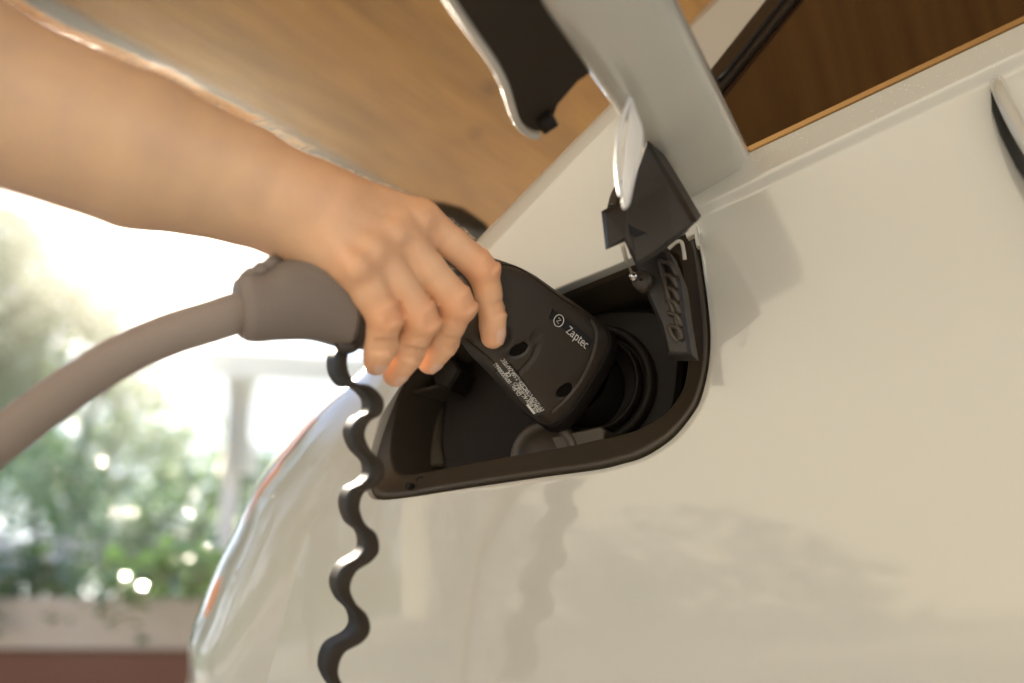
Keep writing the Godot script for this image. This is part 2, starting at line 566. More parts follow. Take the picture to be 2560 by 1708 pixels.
func build_car() -> void:
	car = thing("parked_car", "white car with its charge flap open beside the gripping hand", "car", Vector3(0.3, 0, -0.9))
	var sa := side(1915, 455)
	var sb := side(2560, 150)
	sh_a = Vector2(sa.x, sa.y)
	sh_d = Vector2(sb.x - sa.x, sb.y - sa.y).normalized()
	hole = spline(v2(HOLE), 6, true)
	ring_c = Vector2(0, 0.85)
	rim2 = spline(v2(RIM), 6)
	var n := rim2.size()
	rim_in = []
	rim_r = []
	for i in n:
		var t: Vector2 = (rim2[mini(i + 1, n - 1)] - rim2[maxi(i - 1, 0)]).normalized()
		var inw := Vector2(t.y, -t.x)
		var s := float(i) / (n - 1)
		var r := lerpf(0.21, 0.022, smoothstep(0.0, 0.9, s))
		rim_in.append(rim2[i] + inw * r * 0.5)
		rim_r.append([r, -inw])
	# move the flat edge until the rounded outline stands where the wing's outline is seen
	rim_s = []
	for i in n: rim_s.append(45.0)
	for pass_ in 14:
		for i in n:
			var o: Vector2 = rim_r[i][1]
			var w0 := Vector3(rim2[i].x, rim2[i].y, 0)
			var q0 := seen(w0)
			var dpx := seen(w0 + Vector3(o.x, o.y, 0) * 0.01) - q0
			var best := -1e9
			for k in 30:
				var v := (seen(rim_at(i, 3.0 * k)) - q0).dot(dpx.normalized())
				if v > best:
					best = v
					rim_s[i] = 3.0 * k
			rim_in[i] -= o * best / dpx.length() * 0.01
	var outer := rim_in.duplicate()
	outer.append_array(v2([[1770, 300], [1877, 384], [2200, 231], [2560, 63]]))
	var belt_d := Vector2(0.42, 0.122)
	outer.append(outer[-1] + belt_d * 2.0)
	outer.append(Vector2(1.35, 0.85))
	outer.append(Vector2(1.35, 0.25))
	outer.append(Vector2(0.2, 0.22))
	outer.append(Vector2(-0.2, 0.30))
	# rows of the side panel: from the edge of the opening outwards
	var cols := []
	var half := []
	var hole_r := []
	var out_r := []
	var dirs := []
	var NA := 420
	var on_rim := []
	for i in NA:
		var a := TAU * i / NA
		var d := Vector2(cos(a), sin(a))
		dirs.append(d)
		hole_r.append(cast2(ring_c, d, hole))
		out_r.append(cast2(ring_c, d, outer))
	var rows := []
	for lip in 3:                                                     # folded edge of the opening
		var row := PackedVector3Array()
		for i in NA:
			var p: Vector2 = ring_c + dirs[i] * (hole_r[i] + [0.0, 0.0, 0.0006][lip])
			row.append(body_pt(p, [-0.012, -0.0012, -0.0002][lip]))
		rows.append(row)
	var NR := 110
	for k in range(1, NR + 1):
		var row := PackedVector3Array()
		var t := pow(float(k) / NR, 1.25)
		for i in NA:
			row.append(body_pt(ring_c + dirs[i] * lerpf(hole_r[i] + 0.0012, out_r[i], t)))
		rows.append(row)
	put("front_wing", sheet(rows, true, true), M.paint, car)
	# the rounded front edge of the wing, which runs on into the bonnet
	var rrows := []
	for k in 26:
		var row := PackedVector3Array()
		for i in n:
			row.append(rim_pt(i, k))
		rrows.append(row)
	put("bonnet", sheet(rrows), M.paint, car)
	# amber marker along the edge
	var mrows := []
	for k in 7:
		var row := PackedVector3Array()
		for i in range(31, 51):
			var q := float(i - 31) / 19.0
			var w := sin(PI * clampf(q * 0.9 + 0.05, 0, 1))
			row.append(rim_at(i, rim_s[i] - 17.0 - 2.2 * w + 4.4 * w * k / 6.0, 0.0012))
		mrows.append(row)
	put("side_marker", sheet(mrows), M.amber, car)
	mrows = []
	for k in 5:
		var row := PackedVector3Array()
		for i in range(19, 25):
			var w := sin(PI * (i - 18.5) / 6.0)
			row.append(rim_at(i, rim_s[i] - 15.0 - 2.0 * w + 4.0 * w * k / 4.0, 0.0012))
		mrows.append(row)
	put("reflector", sheet(mrows), M.amber, car)
	# strip between shoulder and window, windscreen pillar, trim, glass
	var b0 := side(1877, 384)
	b0.z = body_z(Vector2(b0.x, b0.y))
	var b1 := side(2560, 63)
	b1.z = body_z(Vector2(b1.x, b1.y))
	var bd := (b1 - b0).normalized()
	var pu := Vector3(-bd.y, bd.x, 0)
	var gu := (pu * cos(deg_to_rad(32)) - Vector3(0, 0, 1) * sin(deg_to_rad(32))).normalized()
	var gn := bd.cross(gu)
	var g0 := b0 + pu * 0.004 - Vector3(0, 0, 0.004)
	# seal along the glass, thin and glossy; orange tint paints in the ceiling's reflection
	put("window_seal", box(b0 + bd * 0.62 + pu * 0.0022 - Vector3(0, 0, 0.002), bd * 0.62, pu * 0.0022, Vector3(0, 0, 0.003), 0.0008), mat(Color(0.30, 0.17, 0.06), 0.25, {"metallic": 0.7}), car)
	var gl := []
	for q in [[1640, 560], [3000, -60], [3000, -900], [2010, -300], [1990, -20], [1770, 190], [1700, 300]]:
		gl.append(on_plane(q[0], q[1], g0, gn))
	# window outline from the corner
	var win := [g0 - bd * 0.05, g0 + bd * 1.1, g0 + bd * 1.1 + gu * 0.36, on_plane(2290, -300, g0, gn), on_plane(1990, 0, g0, gn), on_plane(1780, 210, g0, gn), on_plane(1740, 260, g0, gn)]
	put("side_window", plate(win, -gn * 0.004), M.glass, car)
	var ta := on_plane(1730, 260, g0, gn)
	var tb := on_plane(1790, 300, g0, gn)
	var trim_o := [on_plane(1765, 205, g0, gn), on_plane(1800, 240, g0, gn), on_plane(1835, 200, g0, gn), on_plane(2000, 0, g0, gn), on_plane(2290, -350, g0, gn), on_plane(2225, -350, g0, gn), on_plane(1962, -45, g0, gn)]
	put("window_trim", plate(off_all(trim_o, gn * 0.004), -gn * 0.003, 0.001), M.trim, car)
	var bead := [on_plane(1805, 215, g0, gn) + gn * 0.005, on_plane(1975, 0, g0, gn) + gn * 0.005, on_plane(2250, -350, g0, gn) + gn * 0.005]
	put("trim_bead", tube(spline(bead, 6), 0.0016, 8), M.trim, car)
	var pil := [on_plane(1600, 190, g0, gn), on_plane(1640, 420, g0, gn), on_plane(1765, 330, g0, gn), on_plane(1790, 225, g0, gn), on_plane(1962, -45, g0, gn), on_plane(2225, -350, g0, gn), on_plane(2130, -350, g0, gn), on_plane(1845, -45, g0, gn), on_plane(1722, 75, g0, gn)]
	put("windscreen_pillar", plate(off_all(pil, gn * 0.002), -gn * 0.05, 0.003), M.paint, car)
	var ws := [on_plane(1712, 88, g0, gn), on_plane(1835, -45, g0, gn), on_plane(2120, -350, g0, gn)]
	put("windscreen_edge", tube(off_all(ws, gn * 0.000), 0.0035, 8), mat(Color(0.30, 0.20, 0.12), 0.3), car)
	# inside of the car and its far side, dark
	put("cabin", box(Vector3(0.95, 0.75, -0.9), Vector3(0.75, 0, 0), Vector3(0, 0.42, 0), Vector3(0, 0, 0.75)), mat(Color(0.02, 0.018, 0.016), 0.9), car)
	put("roof_panel", box(Vector3(1.3, 1.45, -0.85), Vector3(0.85, 0, 0), Vector3(0, 0.03, 0), Vector3(0, 0, 0.55), 0.02), M.paint, car)
	put("wiper", tube([at(1060, 530, 0.86), at(1100, 545, 0.85), at(1140, 562, 0.84), at(1180, 590, 0.83), at(1215, 625, 0.82)], [0.010, 0.014, 0.016, 0.016, 0.014], 10), M.trim, car)
	# dust on the strip under the window
	var dr := RandomNumberGenerator.new()
	dr.seed = 3
	var ds := SurfaceTool.new()
	ds.begin(Mesh.PRIMITIVE_TRIANGLES)
	for i in 160:
		var q := b0.lerp(b0 + bd * 0.17, pow(dr.randf(), 1.6)) - pu * dr.randf_range(0.001, 0.017)
		var c := body_pt(Vector2(q.x, q.y), 0.0001)
		var sz := dr.randf_range(0.00008, 0.00026)
		var ang := dr.randf() * TAU
		var ux := Vector3(cos(ang), sin(ang), 0) * sz * dr.randf_range(0.8, 2.2)
		var uy := Vector3(-sin(ang), cos(ang), 0) * sz
		var tp := Vector3(0, 0, sz * 0.8)
		for v in [c - ux, c + tp, c - uy, c - uy, c + tp, c + ux, c + ux, c + tp, c + uy, c + uy, c + tp, c - ux]: ds.add_vertex(v)
	ds.generate_normals()
	put("dust", ds.commit(), M.white, car).set_meta("kind", "stuff")
	# door handle at the right
	var hp := [side(2494, 205, 0.004), side(2502, 230, 0.016), side(2532, 295, 0.022), side(2572, 365, 0.026), side(2640, 470, 0.028), side(2720, 590, 0.024), side(2800, 700, 0.016), side(2830, 745, 0.002)]
	var hd := put("door_handle", tube(spline(hp, 6), 0.0038, 12, 1.0), M.paint, car)
	var rc := []
	for q in [[2478, 232], [2492, 212], [2515, 232], [2560, 310], [2620, 400], [2720, 540], [2800, 650], [2780, 725], [2690, 630], [2600, 505], [2540, 415], [2500, 335], [2480, 275]]:
		rc.append(side(q[0], q[1], 0.0052))
	put("cup_shade", plate(rc, Vector3(0, 0, -0.002)), M.trim, hd)  # flat black plate standing for the shade in the handle's recess

func off_all(list: Array, d: Vector3) -> Array:
	var o := []
	for p in list: o.append(p + d)
	return o

func rim_pt(i: int, k: int) -> Vector3:
	if k <= 22:
		return rim_at(i, 100.0 * k / 22.0)
	var p := rim_at(i, 100.0)
	return p + Vector3(0, 0, -0.08 * (k - 22)) - Vector3(rim_r[i][1].x, rim_r[i][1].y, 0) * 0.01 * (k - 22)

func rim_at(i: int, deg: float, off := 0.0) -> Vector3:
	var r: float = rim_r[i][0]
	var o: Vector2 = rim_r[i][1]
	var a := deg_to_rad(deg)
	var p: Vector2 = rim_in[i]
	var z0 := body_z(p)
	return Vector3(p.x + o.x * r * sin(a), p.y + o.y * r * sin(a), z0 - r * 1.25 * (1.0 - cos(a))) + Vector3(o.x * sin(a), o.y * sin(a), cos(a)) * off

# ------------------------------------------------------------------ charge port
var port: Node3D

func loop_side(list: Array, z: float, per := 6) -> Array:
	return spline(px_side(list, z), per, true)

func resample(list: Array, n: int) -> Array:                        # closed, by angle about the middle
	var c := Vector2(0, 0.85)
	var flat := []
	for p in list: flat.append(Vector2(p.x, p.y))
	var out := []
	for i in n:
		var d := Vector2(cos(TAU * i / n), sin(TAU * i / n))
		var t := cast2(c, d, flat)
		out.append(Vector3(c.x + d.x * t, c.y + d.y * t, list[0].z))
	return out

func cylinder(c: Vector3, axis: Vector3, prof: Array, sides := 32) -> ArrayMesh:      # profile of [along, radius]
	var u := axis.cross(Vector3(0.3, 1, 0.2)).normalized()
	var v := u.cross(axis).normalized()
	var rows := []
	for p in prof:
		var row := PackedVector3Array()
		for k in sides:
			var a := TAU * k / sides
			row.append(c + axis * p[0] + (u * cos(a) + v * sin(a)) * p[1])
		rows.append(row)
	return sheet(rows, true)

func build_port() -> void:
	port = Node3D.new()
	port.name = "charge_port"
	car.add_child(port)
	var N := 160
	var lo := resample(loop_side(HOLE, -0.006), N)
	var li := resample(loop_side(INNER, -0.014), N)
	# bezel: flat band with a step near its outer edge, rolled inner edge
	var rows := []
	var prof := [[-0.03, -0.014], [0.03, -0.0075], [0.12, -0.0055], [0.30, -0.0065], [0.34, -0.0082], [0.93, -0.0125], [0.99, -0.0140], [1.0, -0.0175], [1.0, -0.024]]
	for p in prof:
		var row := PackedVector3Array()
		for i in N:
			var q: Vector3 = lo[i].lerp(li[i], p[0])
			row.append(Vector3(q.x, q.y, body_z(Vector2(lo[i].x, lo[i].y)) * (1.0 - p[0] * 0.3) + p[1]))
		rows.append(row)
	put("bezel", sheet(rows, true, false), M.bezel, port)
	# well: walls and floor
	rows = []
	for p in [[0.0, -0.020], [0.02, -0.04], [0.06, -0.075], [0.10, -0.086], [0.3, -0.088], [1.0, -0.088]]:
		var row := PackedVector3Array()
		for i in N:
			var q: Vector3 = li[i].lerp(Vector3(0, 0.85, 0), p[0])
			row.append(Vector3(q.x, q.y, p[1] + body_z(Vector2(li[i].x, li[i].y))))
		rows.append(row)
	put("well", sheet(rows, true, false), M.bezel, port)
	# inner housing: dark raised block round the socket
	var hb := spline(px_side([[1097, 1090], [1104, 1150], [1120, 1190], [1290, 1165], [1500, 1120], [1660, 1060], [1700, 960], [1690, 800], [1560, 770], [1400, 800], [1250, 850], [1160, 905], [1115, 980]], -0.045), 5, true)
	put("socket_housing", plate(hb, Vector3(0, 0, -0.04), 0.003), M.plastic_dark, port)
	var sc := side(1490, 965, -0.044)
	put("socket_ring", cylinder(sc, Vector3(0, 0, 1), [[0.0, 0.040], [0.006, 0.039], [0.0075, 0.037], [0.0065, 0.034], [0.0, 0.033]], 48), M.plastic_dark, port)
	put("gasket", cylinder(sc, Vector3(0, 0, 1), [[0.0, 0.0315], [0.009, 0.0312], [0.0105, 0.030], [0.009, 0.0285], [-0.01, 0.028]], 48), M.plastic_dark, port)
	var dc := side(1378, 1150, -0.030)
	put("dust_cap", cylinder(dc, Vector3(0, 0, 1), [[-0.014, 0.0225], [0.012, 0.0225], [0.014, 0.0212], [0.014, 0.0172], [0.009, 0.0165], [0.009, 0.0]], 40), M.bezel, port)
	put("cap_tab", plate(px_side([[1378, 1092], [1500, 1066], [1512, 1075], [1506, 1120], [1400, 1145]], -0.018), Vector3(0, 0, -0.02), 0.001), M.bezel, port)
	put("partition", plate(px_side([[975, 985], [1120, 955], [1122, 962], [978, 993]], -0.03), Vector3(0, 0, -0.05), 0.001), M.bezel, port)
	put("wall_panel", plate(px_side([[1010, 1010], [1105, 985], [1100, 1100], [1112, 1165], [1018, 1172]], -0.065), Vector3(0, 0, -0.012), 0.002), mat(Color(0.075, 0.066, 0.045), 0.5), port)
	put("latch", plate(px_side([[1075, 905], [1125, 885], [1150, 925], [1120, 975], [1085, 960]], -0.022), Vector3(0, 0, -0.03), 0.002), M.plastic_dark, port)
	# buffer on the bezel
	var sp := side(1024, 1216, -0.009)
	put("buffer_stop", cylinder(sp, Vector3(0, 0, 1), [[-0.003, 0.0022], [0.0025, 0.0021], [0.0032, 0.0016], [0.0033, 0.0001]], 14), M.plastic_dark, port)
	put("cable_clip", tube(spline([side(1040, 1203, -0.0085), side(1046, 1195, -0.0075), side(1056, 1193, -0.0085)], 5), 0.0006, 6), M.plastic_dark, port)

func build_flap() -> void:
	var fl := Node3D.new()
	fl.name = "charge_flap"
	car.add_child(fl)
	var p0 := side(1690, 490)
	var p1 := side(1877, 381)
	var t := (p1 - p0).normalized()
	var L := p0.distance_to(p1)
	var nn := Vector3(0, 0, 1)
	var m := nn.cross(t)                                             # towards lower right: outer face
	if m.y > 0: m = -m
	var rows := []
	var H := 0.235
	for k in 27:
		var s := k / 26.0
		var h := 0.001 + H * s
		var endr := sqrt(maxf(0.0, 1.0 - pow(maxf(0.0, (s - 0.86) / 0.14), 2.0)))
		var e0 := 1.0
		var row := PackedVector3Array()
		for i in 36:
			var a := TAU * i / 36
			var cx := signf(cos(a)) * pow(absf(cos(a)), 0.42)
			var cy := signf(sin(a)) * pow(absf(sin(a)), 0.6)
			var wdt := L * 0.5 * (0.4 + 0.6 * endr) * (0.85 + 0.15 * e0)
			var bulge := -0.010 * pow(cos(a), 2) + 0.006 * sin(PI * s)
			row.append(p0 + t * (L * 0.5 + cx * wdt) + nn * h + m * (cy * 0.0075 * maxf(endr, 0.1) * maxf(0.2, e0) + bulge * 0.45))
		rows.append(row)
	put("outer_panel", sheet(rows, true), M.paint, fl)
	# black liner behind the panel
	var q0 := at(1350, 330, 0.485)
	var lin := []
	for q in spline([Vector2(1085, -90), Vector2(1135, 0), Vector2(1182, 70), Vector2(1235, 145), Vector2(1268, 205), Vector2(1286, 260), Vector2(1300, 300), Vector2(1325, 326), Vector2(1355, 333), Vector2(1380, 318), Vector2(1387, 292), Vector2(1400, 262), Vector2(1450, 205), Vector2(1495, 165), Vector2(1470, 80), Vector2(1400, -90)], 4, true):
		lin.append(on_plane(q.x, q.y, q0, m))
	put("liner", plate(lin, -m * 0.006, 0.0015), M.rubber, fl)
	var lip := []
	for q in spline([Vector2(1072, -90), Vector2(1126, 0), Vector2(1174, 72), Vector2(1228, 148), Vector2(1260, 208), Vector2(1278, 264), Vector2(1294, 306), Vector2(1322, 332), Vector2(1345, 338)], 4):
		lip.append(on_plane(q.x, q.y, q0 - m * 0.002, m))
	put("liner_lip_glint", tube(lip, 0.0022, 10), mat(Color(0.55, 0.52, 0.46), 0.25), fl)  # pale grey colour paints the sun glint along the liner's edge
	put("liner_foot", tube([on_plane(1352, 318, q0 + m * 0.004, m), on_plane(1384, 296, q0 + m * 0.004, m)], 0.0042, 12), M.plastic_dark, fl)
	# white inner frame of the flap, lit from behind
	var fz := 0.13
	var fr := []
	for q in spline([Vector2(1579, 243), Vector2(1592, 278), Vector2(1606, 316), Vector2(1607, 352), Vector2(1598, 404), Vector2(1586, 455), Vector2(1575, 505), Vector2(1563, 522), Vector2(1555, 512), Vector2(1554, 470), Vector2(1560, 400), Vector2(1567, 320)], 4, true):
		fr.append(side(q.x, q.y, fz))
	put("inner_frame", plate(fr, Vector3(-0.001, 0.001, -0.003), 0.0008), M.thin_white, fl)
	var fe := []
	for q in spline([Vector2(1576, 244), Vector2(1556, 300), Vector2(1545, 360), Vector2(1543, 410), Vector2(1547, 460), Vector2(1553, 490)], 5):
		fe.append(side(q.x, q.y, fz + 0.006))
	put("frame_edge", tube(fe, 0.0011, 8), M.thin_white, fl)
	# hinge
	var hz := 0.085
	var hn := px_side([[1617, 350], [1680, 450], [1742, 555], [1690, 602], [1640, 640], [1592, 668], [1574, 640], [1560, 606], [1512, 627], [1501, 530], [1560, 508], [1585, 450]], hz)
	put("hinge_block", plate(hn, ray(1600, 500) * 0.024 + Vector3(0.004, 0.002, 0), 0.0026), M.hinge, fl)
	put("hinge_boss", tube(spline([side(1532, 520, hz - 0.01), side(1540, 490, hz - 0.012), side(1556, 465, hz - 0.012), side(1580, 455, hz - 0.01)], 5), 0.003, 10), M.bezel, fl)
	put("hinge_slot", plate(px_side([[1570, 560], [1600, 575], [1618, 582], [1590, 594], [1575, 585]], hz + 0.0006), Vector3(0, 0, -0.002)), mat(Color(0.003, 0.003, 0.003), 0.9), fl)
	put("hinge_slot", plate(px_side([[1590, 620], [1640, 605], [1690, 578], [1665, 610], [1610, 645], [1588, 645]], hz + 0.0006), Vector3(0, 0, -0.002)), mat(Color(0.003, 0.003, 0.003), 0.9), fl)
	var am := px_side([[1578, 640], [1600, 690], [1617, 740], [1650, 815], [1668, 885], [1728, 885], [1712, 790], [1700, 700], [1672, 628], [1630, 610]], 0.040)
	put("hinge_arm", plate(am, Vector3(0, 0, -0.016), 0.002), M.hinge, fl)
	put("pivot_pin", cylinder(side(1610, 706, 0.040), Vector3(0, 0, 1), [[-0.002, 0.0058], [0.004, 0.0056], [0.005, 0.0048], [0.0052, 0.001]], 20), M.plastic, fl)
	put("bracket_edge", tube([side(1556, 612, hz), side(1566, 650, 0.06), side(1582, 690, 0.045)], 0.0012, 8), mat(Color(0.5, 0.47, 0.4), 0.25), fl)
	put("rivet", cylinder(side(1584, 692, 0.046), (cam_at - side(1584, 692)).normalized(), [[-0.002, 0.0026], [0.001, 0.0024], [0.002, 0.0014], [0.0022, 0.0001]], 14), M.chrome, fl)
	for k in 6:
		var y0 := 655.0 + 32.0 * k
		put("rib", tube(spline([side(1655 + k * 4, y0, 0.041), side(1675 + k * 4, y0 + 6, 0.043), side(1690 + k * 3, y0 + 34, 0.041)], 4), 0.0013, 8), M.bezel, fl)
	put("rib_rail", tube(spline([side(1650, 650, 0.041), side(1668, 730, 0.042), side(1690, 800, 0.041), side(1700, 850, 0.041)], 5), 0.0014, 8), M.bezel, fl)
	put("hinge_cord", tube(spline([side(1672, 815, 0.041), side(1685, 845, 0.041), side(1705, 860, 0.038), side(1728, 866, 0.03)], 5), 0.0013, 8), M.bezel, fl)
	put("corner_glint", tube(spline([side(1672, 622, 0.006), side(1690, 606, 0.007), side(1704, 606, 0.007), side(1710, 630, 0.006), side(1712, 650, 0.005)], 6), 0.0012, 8), mat(Color(0.55, 0.52, 0.45), 0.2), fl)  # pale tube standing for sun glints at the bezel corner
	put("corner_highlight", plate(px_side([[1712, 582], [1738, 560], [1745, 600], [1748, 614], [1740, 616], [1734, 586], [1716, 594]], 0.010), Vector3(0, 0, -0.006), 0.0008), mat(Color(0.6, 0.57, 0.5), 0.25), fl)  # pale plate painting the white highlight at the same corner

# ------------------------------------------------------------------ plug
var plug_rows: Array
var plug_tris: Array
var ring_n := 72
var per_n := 5

const SECT := [
	[590, 705, 602, 838, 0.468, 0.8, 0.8, 0.9], [612, 690, 622, 848, 0.470, 0.9, 0.9, 1.0], [650, 690, 655, 849, 0.473, 0.9, 0.9, 1.0],
	[690, 663, 700, 845, 0.478, 0.85, 0.9, 1.0], [770, 640, 777, 845, 0.486, 0.8, 0.9, 0.9], [845, 625, 850, 862, 0.495, 0.72, 0.85, 0.8],
	[905, 612, 905, 874, 0.503, 0.68, 0.8, 0.75], [990, 606, 985, 874, 0.516, 0.66, 0.8, 0.7], [1110, 612, 1085, 866, 0.535, 0.62, 0.8, 0.66],
	[1245, 649, 1154, 857, 0.553, 0.60, 0.85, 0.62], [1312, 676, 1203, 906, 0.564, 0.58, 0.9, 0.6], [1380, 722, 1255, 960, 0.577, 0.58, 0.92, 0.6],
	[1446, 766, 1306, 1017, 0.591, 0.58, 0.95, 0.6], [1478, 790, 1329, 1041, 0.598, 0.58, 0.96, 0.62], [1490, 802, 1336, 1048, 0.6015, 0.57, 0.96, 0.64]]

func section_ring(s: Array, next: Array, prev: Array, grow := 0.0) -> PackedVector3Array:
	var u := at(s[0], s[1], s[4])
	var l := at(s[2], s[3], s[4])
	var c := (u + l) * 0.5
	var cn := (at(next[0], next[1], next[4]) + at(next[2], next[3], next[4])) * 0.5
	var cp := (at(prev[0], prev[1], prev[4]) + at(prev[2], prev[3], prev[4])) * 0.5
	var ax := (cn - cp).normalized()
	var cd := (u - l).normalized()
	var w := u.distance_to(l) * 0.5 + grow
	var b := ax.cross(cd).normalized()
	if b.dot(cam_at - c) < 0: b = -b
	var row := PackedVector3Array()
	for k in ring_n:
		var a := TAU * k / ring_n
		var ex: float = s[7]
		var x := signf(cos(a)) * pow(absf(cos(a)), ex)
		var y := signf(sin(a)) * pow(absf(sin(a)), ex)
		var hgt: float = (w * s[5] if y > 0 else w * s[6]) + grow
		row.append(c + cd * x * w + b * y * hgt)
	return row

func spline_sections() -> Array:
	var out := []
	for i in SECT.size() - 1:
		for k in per_n:
			var t := float(k) / per_n
			var s := []
			for j in 8:
				var a: float = SECT[maxi(i - 1, 0)][j]
				var b: float = SECT[i][j]
				var c: float = SECT[i + 1][j]
				var d: float = SECT[mini(i + 2, SECT.size() - 1)][j]
				s.append(0.5 * (2.0 * b + (c - a) * t + (2.0 * a - 5.0 * b + 4.0 * c - d) * t * t + (3.0 * b - a - 3.0 * c + d) * t * t * t))
			out.append(s)
	out.append(SECT[-1])
	return out

func hit_plug(x: float, y: float) -> Array:            # [point, normal] where the line of sight meets the plug
	var o := cam_at
	var d := ray(x, y).normalized()
	var best := 1e9
	var nrm := Vector3.ZERO
	for f in plug_tris:
		var p = Geometry3D.ray_intersects_triangle(Vector3.ZERO, d, f[0], f[1], f[2])
		if p != null:
			var t: float = p.length() / 1000.0
			if t < best:
				best = t
				nrm = (f[1] - f[0]).cross(f[2] - f[0]).normalized()
	if nrm.dot(d) > 0: nrm = -nrm
	return [o + d * best, nrm] if best < 1e8 else [at(x, y, 0.58), -d.normalized(), true]

func drape(list: Array, off: float) -> Array:
	var o := []
	for q in list:
		var h := hit_plug(q.x, q.y)
		o.append(h[0] + h[1] * off)
	return o

var plug: Node3D

func groove(q: Vector2, line: Array, w: float) -> float:
	var best := 1e9
	for i in line.size() - 1:
		best = minf(best, q.distance_to(Geometry2D.get_closest_point_to_segment(q, line[i], line[i + 1])))
	return smoothstep(w, w * 0.45, best)

func lettering(text: String, size: float, origin: Vector3, u: Vector3, v: Vector3, parent: Node, font_bold := false, squeeze := 1.0) -> void:
	var tm := TextMesh.new()
	var f := SystemFont.new()
	f.font_names = PackedStringArray(["Droid Sans"])
	f.font_weight = 700 if font_bold else 400
	tm.font = f
	tm.text = text
	tm.font_size = 32
	tm.pixel_size = size / 24.0
	tm.depth = 0.00012
	tm.horizontal_alignment = HORIZONTAL_ALIGNMENT_LEFT
	tm.vertical_alignment = VERTICAL_ALIGNMENT_CENTER
	var o := put("lettering", tm, M.print_white, parent)
	o.transform = Transform3D(Basis(u * squeeze, v, u.cross(v).normalized()), o.position + origin)

